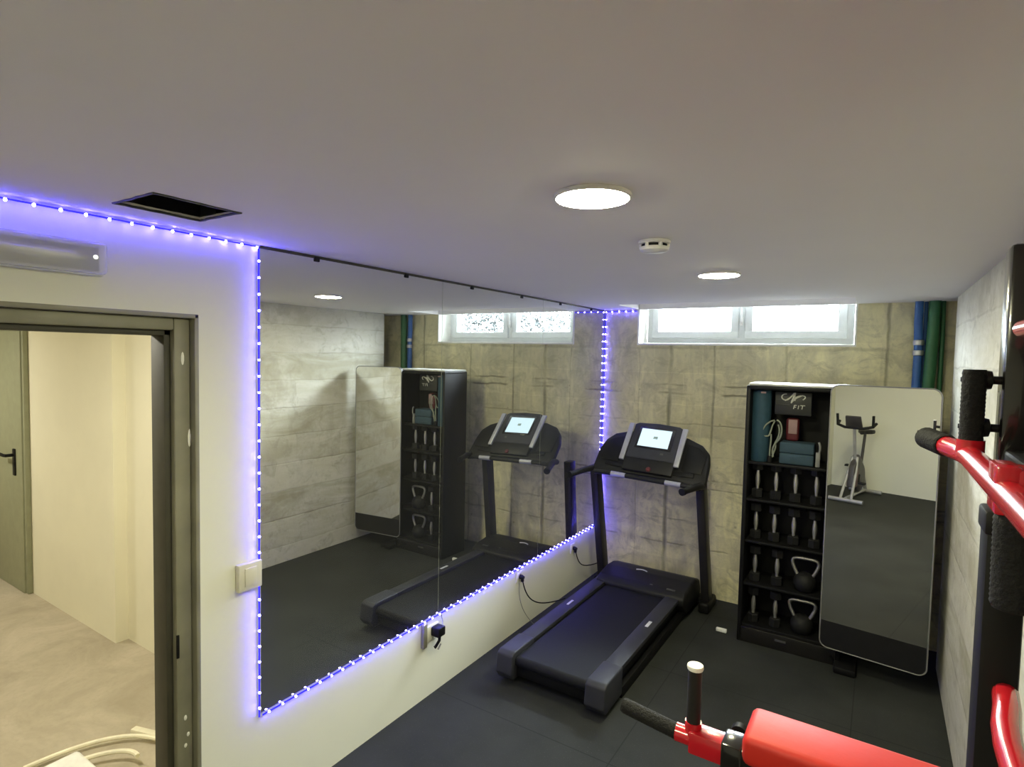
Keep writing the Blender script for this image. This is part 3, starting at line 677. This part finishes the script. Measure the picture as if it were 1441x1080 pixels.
# things on the shelves
GD = 'chrome-handled dumbbells in the cabinet'
def make_dumbbell(loc, label):
    t = thing('dumbbell', label, 'dumbbell', loc, GD); x, y, z = loc
    for za, zb in ((.0, .062), (.198, .256)):
        child('head', MB().lathe((x, y, z), (0, 0, 1), [(0, za), (.034, za), (.040, za + .006), (.040, zb - .006), (.034, zb), (0, zb)], 6), M['gunmetal'], t, smooth=20)
    child('handle', MB().lathe((x, y, z), (0, 0, 1), [(.0105, .060), (.0105, .075), (.0145, .105), (.0155, .130), (.0145, .155), (.0105, .185), (.0105, .20)], 20), M['chrome'], t, 'chrome handle')
    return t
xs = [-.708, -.586, -.462, -.332]; ordn = ['leftmost', 'second from left', 'third from left', 'rightmost']
rows = [(SHZ[3], 'top', 4), (SHZ[2], 'second', 4), (SHZ[1], 'third', 2), (SHZ[0], 'bottom', 2)]
proto = None
for z, rn, n in rows:
    for k in range(n):
        side = ordn[k] if n == 4 else ('left' if k == 0 else 'right')
        lab = f'chrome-handled dumbbell, {side} of the {"four" if n == 4 else "two"} in the {rn} cabinet weight row'
        xk = xs[k] + (0.0 if n == 4 else (.006, .03)[k]); loc = (xk, 4.405, z)
        if proto is None: proto = make_dumbbell(loc, lab)
        else: copy_tree(proto, loc, lab)
def kettlebell(loc, label):
    t = thing('kettlebell', label, 'kettlebell', loc, 'kettlebells in the cabinet'); x, y, z = loc
    child('body', MB().lathe(loc, (0, 0, 1), [(0, 0), (.045, 0), (.060, .012), (.072, .045), (.072, .075), (.058, .105), (.034, .122), (0, .124)], 28), M['gunmetal'], t)
    pts = bez((x - .044, y, z + .098), (x - .075, y, z + .16), (x - .105, y, z + .215), (x - .055, y, z + .222), 10) + bez((x - .055, y, z + .222), (x - .02, y, z + .225), (x + .02, y, z + .225), (x + .055, y, z + .222), 6)[1:] + bez((x + .055, y, z + .222), (x + .105, y, z + .215), (x + .075, y, z + .16), (x + .044, y, z + .098), 10)[1:]
    child('handle', MB().tube(pts, .0115, 12), M['chrome'], t, 'chrome handle')
    return t
kb = kettlebell((-.378, 4.41, SHZ[1]), 'black kettlebell with chrome handle in the third row of the cabinet')
copy_tree(kb, (-.386, 4.41, SHZ[0]), 'black kettlebell with chrome handle at the bottom of the cabinet')
# rolled mat
ym = thing('yoga_mat', 'teal rolled exercise mat standing upright in the cabinet', 'exercise mat', (-.700, 4.405, 1.300))
r_ = MB().lathe((-.700, 4.405, 1.300), (0, 0, 1), [(.012, .0), (.058, .0), (.062, .006), (.062, .497), (.058, .503), (.012, .503), (.012, .0)], 40); child('roll', r_, M['mat_teal'], ym)
sp = MB(); sp.tube([(-.700 + (.014 + .0455 * k / 70) * math.cos(k * .36), 4.405 + (.014 + .0455 * k / 70) * math.sin(k * .36), 1.8035) for k in range(71)], .0012, 5); child('roll_end', sp, M['block'], ym)
child('label_tag', MB().box((-.70, 4.338, 1.785), (-.668, 4.345, 1.797)), M['bandpink'], ym, 'small pale tag')
for k, (z, lab) in enumerate(((1.300, 'slate blue foam yoga block, lower one of the two stacked in the cabinet'), (1.3765, 'slate blue foam yoga block, upper one of the two stacked in the cabinet'))):
    b_ = MB().box((-.570, 4.36, z), (-.355, 4.50, z + .0755), .010, 3).build('yoga_block', M['block'], at=(-.462, 4.43, z)); tag(b_, lab, 'yoga block', 'foam blocks in the cabinet')
rbn = thing('resistance_bands', 'pale looped resistance bands hanging beside the teal mat', 'resistance bands', (-.622, 4.43, 1.59))
def flatloop(pts, w, th):
    # a ribbon: flat strip following pts, as thin solid
    mb = MB(); mb.tube(pts, th, 8); return mb
for pts in (bez((-.600, 4.36, 1.60), (-.680, 4.35, 1.59), (-.71, 4.35, 1.47), (-.648, 4.36, 1.485)) + bez((-.648, 4.36, 1.485), (-.625, 4.36, 1.49), (-.635, 4.365, 1.56), (-.60, 4.37, 1.60))[1:],
            bez((-.600, 4.36, 1.60), (-.555, 4.35, 1.61), (-.545, 4.35, 1.50), (-.580, 4.355, 1.46)) + bez((-.580, 4.355, 1.46), (-.605, 4.36, 1.43), (-.625, 4.36, 1.40), (-.608, 4.36, 1.345))[1:],
            bez((-.628, 4.365, 1.50), (-.622, 4.36, 1.45), (-.635, 4.36, 1.39), (-.630, 4.36, 1.340)), bez((-.585, 4.365, 1.57), (-.565, 4.36, 1.53), (-.575, 4.36, 1.48), (-.600, 4.36, 1.44)), bez((-.60, 4.368, 1.44), (-.585, 4.362, 1.40), (-.615, 4.362, 1.37), (-.612, 4.362, 1.34))):
    child('band', MB().tube(pts, .0055, 8), M['band'], rbn)
hk = MB().tube([(-.600, 4.39, 1.612), (-.600, 4.345, 1.604), (-.600, 4.335, 1.615)], .006, 8); child('hook', hk, M['black'], rbn)
gp = MB(); gp.lathe((-.630, 4.36, 1.312), (0, 0, 1), [(0, -.011), (.016, -.011), (.018, .01), (.014, .035), (0, .036)], 12); child('grip', gp, M['black'], rbn)
rd = thing('loop_band', 'dark red loop band with pale label in the cabinet above the blue blocks', 'loop band', (-.50, 4.47, 1.452))
child('roll', MB().box((-.545, 4.44, 1.4525), (-.462, 4.50, 1.615), .02, 3), M['bandred'], rd)
child('label_tag', MB().box((-.528, 4.434, 1.505), (-.472, 4.441, 1.605), .003), M['bandpink'], rd, 'pale pink label')
tag(MB().tube(bez((-.330, 4.37, 1.47), (-.318, 4.365, 1.45), (-.318, 4.365, 1.42), (-.325, 4.368, 1.395)), .007, 8).box((-.345, 4.365, 1.30), (-.318, 4.385, 1.40), .004).build('strap_handle', M['cablegrey'], at=(-.33, 4.375, 1.30)), 'small grey strap standing right of the blue foam blocks', 'strap')

# small white thing on the floor
tag(MB().box((-.945, 4.35, 0), (-.87, 4.378, .026), .006, 3).build('plastic_bar', M['whitep'], at=(-.91, 4.364, 0)), 'small white plastic bar lying on the black floor left of the cabinet', 'plastic bar')

# ================================================================ PIPES in the corner recess
def pipe(name, pts, r, m, label, ribs=0, fit=None):
    t = thing(name, label, 'pipe', pts[-1], None)
    child('pipe', MB().tube(pts, r, 14), m, t)
    if fit:
        child('fitting', MB().lathe(fit, (0, 0, 1), [(r * .7, -.06), (r * 1.3, -.05), (r * 1.3, -.02), (r * .8, -.015), (r * .8, .015), (r * 1.3, .02), (r * 1.3, .05), (r * .7, .06)], 14), M['steel'], t, 'metal fitting')
    return t
pipe('water_pipe', [(.205, 4.885, H + .02), (.205, 4.885, 2.30), (.212, 4.885, 2.10), (.206, 4.885, 1.6), (.206, 4.885, .0)], .026, M['blue'], 'blue conduit with metal fitting running down the back corner', fit=(.212, 4.885, 2.125))
pipe('drain_pipe', [(.295, 4.875, H + .02), (.290, 4.875, 2.2), (.275, 4.875, 1.7), (.275, 4.875, .0)], .036, M['green'], 'green pipe running down the back corner right of the blue conduit')
pipe('water_pipe', [(.247, 4.917, H + .02), (.247, 4.917, 2.0), (.246, 4.917, 0)], .012, M['blue'], 'thin blue conduit between the thick blue and the green pipes')
pipe('hose', [(.340, 4.90, H + .02), (.345, 4.90, 2.2), (.335, 4.90, .0)], .014, M['green'], 'thin dark green hose right of the green pipe')

# ================================================================ POWER TOWER
PT = thing('power_tower', 'black and red power tower with dip arms and grips at the right edge', 'exercise tower', (.17, .76, 0))
UY = (1.085, .345)
for y in UY:
    s_ = MB().box((.138, y - .03, .0), (.185, y + .03, 1.80), .006); sl = child('upright', s_, M['black'], PT)
    child('inner_tube', MB().box((.147, y - .026, 1.78), (.216, y + .026, 2.19), .006), M['blackgl'], sl)
    child('collar', MB().box((.135, y - .033, 1.775), (.190, y + .033, 1.81), .005), M['blackp'], sl)
child('base_rail', MB().box((.137, .20, 0), (.188, 1.25, .05), .006), M['black'], PT)
for y in UY: child('base_foot', MB().box((-.02, y - .028, .0), (.34, y + .028, .05), .006), M['black'], PT)
child('cross_beam', MB().box((.152, UY[1], 1.845), (.186, UY[0], 1.90), .005), M['black'], PT)
child('backrest', MB().box((.215, .50, 1.64), (.27, 1.02, 2.00), .018, 3), M['vinyl'], PT, 'black padded backrest')
# pull pins on the far upright
for z in (1.997, 1.927):
    kn = MB().lathe((.147, 1.085, z), (-1, 0, 0), [(.006, -.004), (.006, .008), (.013, .010), (.0145, .018), (.0135, .030), (.009, .036), (.004, .040), (.0035, .046), (0, .046)], 18); child('knob', kn, M['black'], PT)
# long red handle bar running front to back
for y in ([1],):
    hb_ = MB().tube([(.074, 1.222, 1.890), (.092, 1.16, 1.888), (.110, 1.100, 1.886), (.116, 1.06, 1.885), (.118, .76, 1.885), (.120, .40, 1.885)], .0155, 16); bar = child('handle_bar', hb_, M['red'], PT, 'long red handle bar')
def grip_mesh(a, b, r, n=18):
    a, b = Vector(a), Vector(b); pts = []; rs = []
    for i in range(n * 2 + 1):
        pts.append(a.lerp(b, i / (n * 2))); rs.append(r if i % 2 == 0 else r * .955)
    rs[0] = r * .9; rs[-1] = r * .9
    return MB().tube(pts, rs, 18)
child('end_grip', grip_mesh((.0945, 1.150, 1.888), (.0715, 1.2300, 1.8905), .0185), M['foam'], bar, 'black rubber end grip')
child('upright_grip', grip_mesh((.116, 1.075, 1.905), (.116, 1.075, 2.012), .0150), M['foam'], bar, 'black upright grip')
child('grip_stub', MB().tube([(.116, 1.075, 1.882), (.116, 1.075, 1.909)], .0175, 16), M['red'], bar)
br_ = MB().box((.106, .775, 1.862), (.128, .825, 1.915), .004); br_.box((.122, .775, 1.858), (.152, .825, 1.912), .004); child('bracket', br_, M['red'], bar, 'red bracket')
child('hanging_grip', grip_mesh((.127, .790, 1.862), (.128, .790, 1.762), .0195), M['foam'], bar, 'black hanging grip')
# red rails
child('side_rail', MB().tube([(.172, 1.07, 1.55), (.164, 1.00, 1.556), (.155, .945, 1.556), (.152, .90, 1.553), (.148, .345, 1.553)], .0155, 14), M['red'], PT, 'red rail')
child('upper_rail', MB().tube([(.150, .965, 2.066), (.150, .345, 2.066)], .011, 14), M['red'], PT, 'red rail')
# dip arms with red pads
for y, in ((1.090,), (.340,)):
    z = 1.296
    a = MB().box((-.188, y - .024, z - .024), (.140, y + .024, z + .024), .005); arm = child('dip_arm', a, M['blackgl'], PT)
    inn = MB().box((-.275, y - .021, z - .021), (-.184, y + .021, z + .021), .004); inn.tube([(-.265, y, z), (-.302, y, z)], .017, 14); child('arm_insert', inn, M['red'], arm, 'red sliding arm')
    child('arm_collar', MB().box((-.215, y - .027, z - .027), (-.179, y + .027, z + .027), .004), M['blackgl'], arm)
    kb_ = MB().lathe((-.196, y + .027, z + .012), (0, 1, 0), [(.005, 0), (.005, .012), (.015, .014), (.016, .028), (0, .030)], 14); child('arm_knob', kb_, M['black'], arm)
    child('arm_grip', grip_mesh((-.300, y, z), (-.416, y + .012, z + .006), .0152), M['foam'], arm, 'black ribbed end grip')
    child('arm_upright_grip', MB().tube([(-.271, y, z + .02), (-.271, y, z + .138)], .0130, 18), M['vinyl'], arm, 'black upright grip')
    child('grip_cap', MB().lathe((-.271, y, z + .138), (0, 0, 1), [(.0145, -.004), (.0155, .0), (.0145, .004), (.005, .005), (0, .004)], 18), M['plaster'], arm, 'pale end cap')
    child('stub', MB().tube([(-.271, y, z + .0), (-.271, y, z + .032)], .0155, 16), M['red'], arm)
    pd = MB().box((-.175, y - .057, z + .018), (.134, y + .057, z + .072), .014, 3); child('arm_pad', pd, M['redv'], arm, 'red padded armrest')

# ================================================================ EXERCISE BIKE (behind the camera, seen in the cabinet mirror)
bx_, by_ = -1.60, -1.22
EB = thing('exercise_bike', 'grey upright exercise bike by the wall behind the camera, seen in the cabinet mirror', 'exercise bike', (bx_, by_, 0))
def E_(x, y, z): return (bx_ + x, by_ + y, z)
child('rear_stabiliser', MB().tube([E_(-.22, -.48, .035), E_(.22, -.48, .035)], .03, 12), M['bikegrey'], EB)
child('front_stabiliser', MB().tube([E_(-.22, .45, .035), E_(.22, .45, .035)], .03, 12), M['bikegrey'], EB)
fr = MB(); fr.tube([E_(-.07, .45, .04), E_(-.05, .20, .42), E_(-.03, .10, .62)], .02, 10); fr.tube([E_(.07, .45, .04), E_(.05, .20, .42), E_(.03, .10, .62)], .02, 10); fr.tube([E_(0, -.48, .05), E_(0, -.22, .50), E_(0, .05, .60)], .025, 10); fr.tube([E_(0, -.48, .05), E_(0, .45, .06)], .022, 10)
child('frame', fr, M['bikegrey'], EB)
child('shroud', MB().prism([E_(-.045, .30, .20), E_(-.045, .22, .50), E_(-.045, .05, .66), E_(-.045, -.12, .56), E_(-.045, -.10, .30), E_(-.045, .08, .17)], (.09, 0, 0), .02, 3), M['bikedark'], EB)
child('shroud_stripe', MB().prism([E_(-.055, .26, .20), E_(-.055, .18, .46), E_(-.055, .10, .46), E_(-.055, .14, .20)], (.11, 0, 0), .004), M['bikered'], EB)
child('flywheel', MB().lathe(E_(-.03, -.12, .30), (1, 0, 0), [(0, 0), (.20, 0), (.22, .012), (.22, .048), (.20, .06), (0, .06)], 36), M['bikedark'], EB)
for s in (-1, 1):
    ck = MB().tube([E_(s * .06, .06, .36), E_(s * .085, .06 + s * .13, .36 - s * .10)], .012, 8); ck.box(E_(s * .085 + min(0, s * .09), .06 + s * .13 - .04, .36 - s * .10 - .014), E_(s * .085 + max(0, s * .09), .06 + s * .13 + .04, .36 - s * .10 + .014), .006); child('pedal', ck, M['black'], EB)
child('seat_post', MB().tube([E_(0, -.20, .48), E_(0, -.33, .92)], .020, 12), M['bikedark'], EB)
st_ = MB().prism([E_(-.11, -.45, .93), E_(.11, -.45, .93), E_(.10, -.34, .93), E_(.035, -.24, .93), E_(.025, -.14, .93), E_(-.025, -.14, .93), E_(-.035, -.24, .93), E_(-.10, -.34, .93)], (0, 0, .06), .02, 3); child('seat', st_, M['vinyl'], EB)
child('handle_post', MB().tube([E_(0, .10, .58), E_(0, .20, 1.06)], .022, 12), M['bikegrey'], EB)
hb2 = MB().tube([E_(-.24, .06, 1.13), E_(-.23, .17, 1.09), E_(-.12, .22, 1.06), E_(.12, .22, 1.06), E_(.23, .17, 1.09), E_(.24, .06, 1.13)], .020, 12); hb2.tube([E_(-.23, .17, 1.09), E_(-.235, .19, 1.25)], .018, 10); hb2.tube([E_(.23, .17, 1.09), E_(.235, .19, 1.25)], .018, 10)
child('handlebar', hb2, M['black'], EB)
child('monitor', MB().prism([E_(-.11, .19, 1.08), E_(.11, .19, 1.08), E_(.10, .27, 1.24), E_(-.10, .27, 1.24)], (0, .03, -.015), .008), M['bikedark'], EB)

# ================================================================ CORRIDOR: conduit lying on the floor
t = thing('conduit_coil', 'loose coil of cream plastic conduit on the corridor floor', 'conduit', (-2.98, 1.20, 0))
for pts in (bez((-3.32, .98, .02), (-3.28, 1.30, .03), (-3.15, 1.46, .03), (-2.80, 1.46, .02)), bez((-3.20, 1.02, .02), (-3.12, 1.22, .05), (-3.02, 1.32, .05), (-2.93, 1.30, .05)), bez((-2.72, 1.30, .02), (-2.74, 1.18, .02), (-2.80, 1.05, .02), (-2.90, .95, .02))):
    child('loop', MB().tube(pts, .011, 8), M['conduit'], t)
tag(MB().box((-.17, -.018, 0), (.17, .018, .028), .006).build('trunking_piece', M['conduit'], at=(0, 0, 0)), 'short cream length of trunking on the corridor floor behind the coil', 'trunking')
o = bpy.data.objects['trunking_piece']; o.location = (-3.05, 1.455, 0); o.rotation_euler = (0, 0, .30)
tag(MB().box((-3.22, 1.0, 0), (-2.90, 1.165, .05), .02, 3).build('plaster_bag', M['plaster'], at=(-3.06, 1.08, 0)), 'pale flat package inside the conduit coil on the corridor floor', 'package')

# ================================================================ WORLD, DAYLIGHT AND CAMERA
w = bpy.data.worlds.new('overcast_sky'); SC.world = w; w.use_nodes = True
nt = w.node_tree; nt.nodes.clear()
o_ = nd(nt, 'ShaderNodeOutputWorld'); bg = nd(nt, 'ShaderNodeBackground')
tcw = nd(nt, 'ShaderNodeTexCoord'); sk = noise(nt, tcw.outputs['Generated'], 2.5, 4)
nt.links.new(mixc(nt, sk, rgb(.80, .90, 1.0), rgb(.92, .97, 1.0)), bg.inputs[0]); sz = nd(nt, 'ShaderNodeSeparateXYZ'); nt.links.new(tcw.outputs['Generated'], sz.inputs[0])
nt.links.new(math_n(nt, 'MULTIPLY_ADD', math_n(nt, 'MAXIMUM', sz.outputs[2], 0.0), 330.0, 7.0), bg.inputs[1])
nt.links.new(bg.outputs[0], o_.inputs[0])
la = bpy.data.lights.new('window_portal', 'AREA'); la.shape = 'RECTANGLE'; la.size = 1.62; la.size_y = .46
la.cycles.is_portal = True
lo_ = bpy.data.objects.new('window_portal', la); COL.objects.link(lo_); lo_.location = (-1.0, 5.235, 2.38); lo_.rotation_euler = (PI / 2, 0, PI)
lo_.rotation_euler = (-PI / 2, 0, 0)

cam = bpy.data.cameras.new('camera'); co = bpy.data.objects.new('camera', cam); COL.objects.link(co)
cam.sensor_fit = 'HORIZONTAL'; cam.sensor_width = 36.0; cam.lens = 809.0 / 1441 * 36.0; cam.clip_start = .02
import math as _m
V1 = Vector((1240 - 720.5, 510 - 540, 809)).normalized(); V2 = -Vector((-543 - 720.5, 473 - 540, 809)).normalized()
Yc = V1; Xc = (V2 - Yc * V2.dot(Yc)).normalized(); Zc = Xc.cross(Yc)
if Zc.y > 0: Zc = -Zc
# rows: world axes in camera (x right, y down, z forward)
R = Matrix((Xc, Yc, Zc))
right, down, fwd = R.col[0], R.col[1], R.col[2]
mw = Matrix(((right[0], -down[0], -fwd[0], 0), (right[1], -down[1], -fwd[1], 0), (right[2], -down[2], -fwd[2], 2.02), (0, 0, 0, 1)))
co.matrix_world = mw
SC.camera = co
SC.view_settings.view_transform = 'Standard'; SC.view_settings.look = 'None'; SC.view_settings.gamma = 1.0; SC.view_settings.use_curve_mapping = False
SC.view_settings.exposure = 0.44
SC.cycles.sample_clamp_indirect = 4.0; SC.cycles.max_bounces = 10; SC.cycles.diffuse_bounces = 5; SC.cycles.glossy_bounces = 6; SC.cycles.transparent_max_bounces = 10
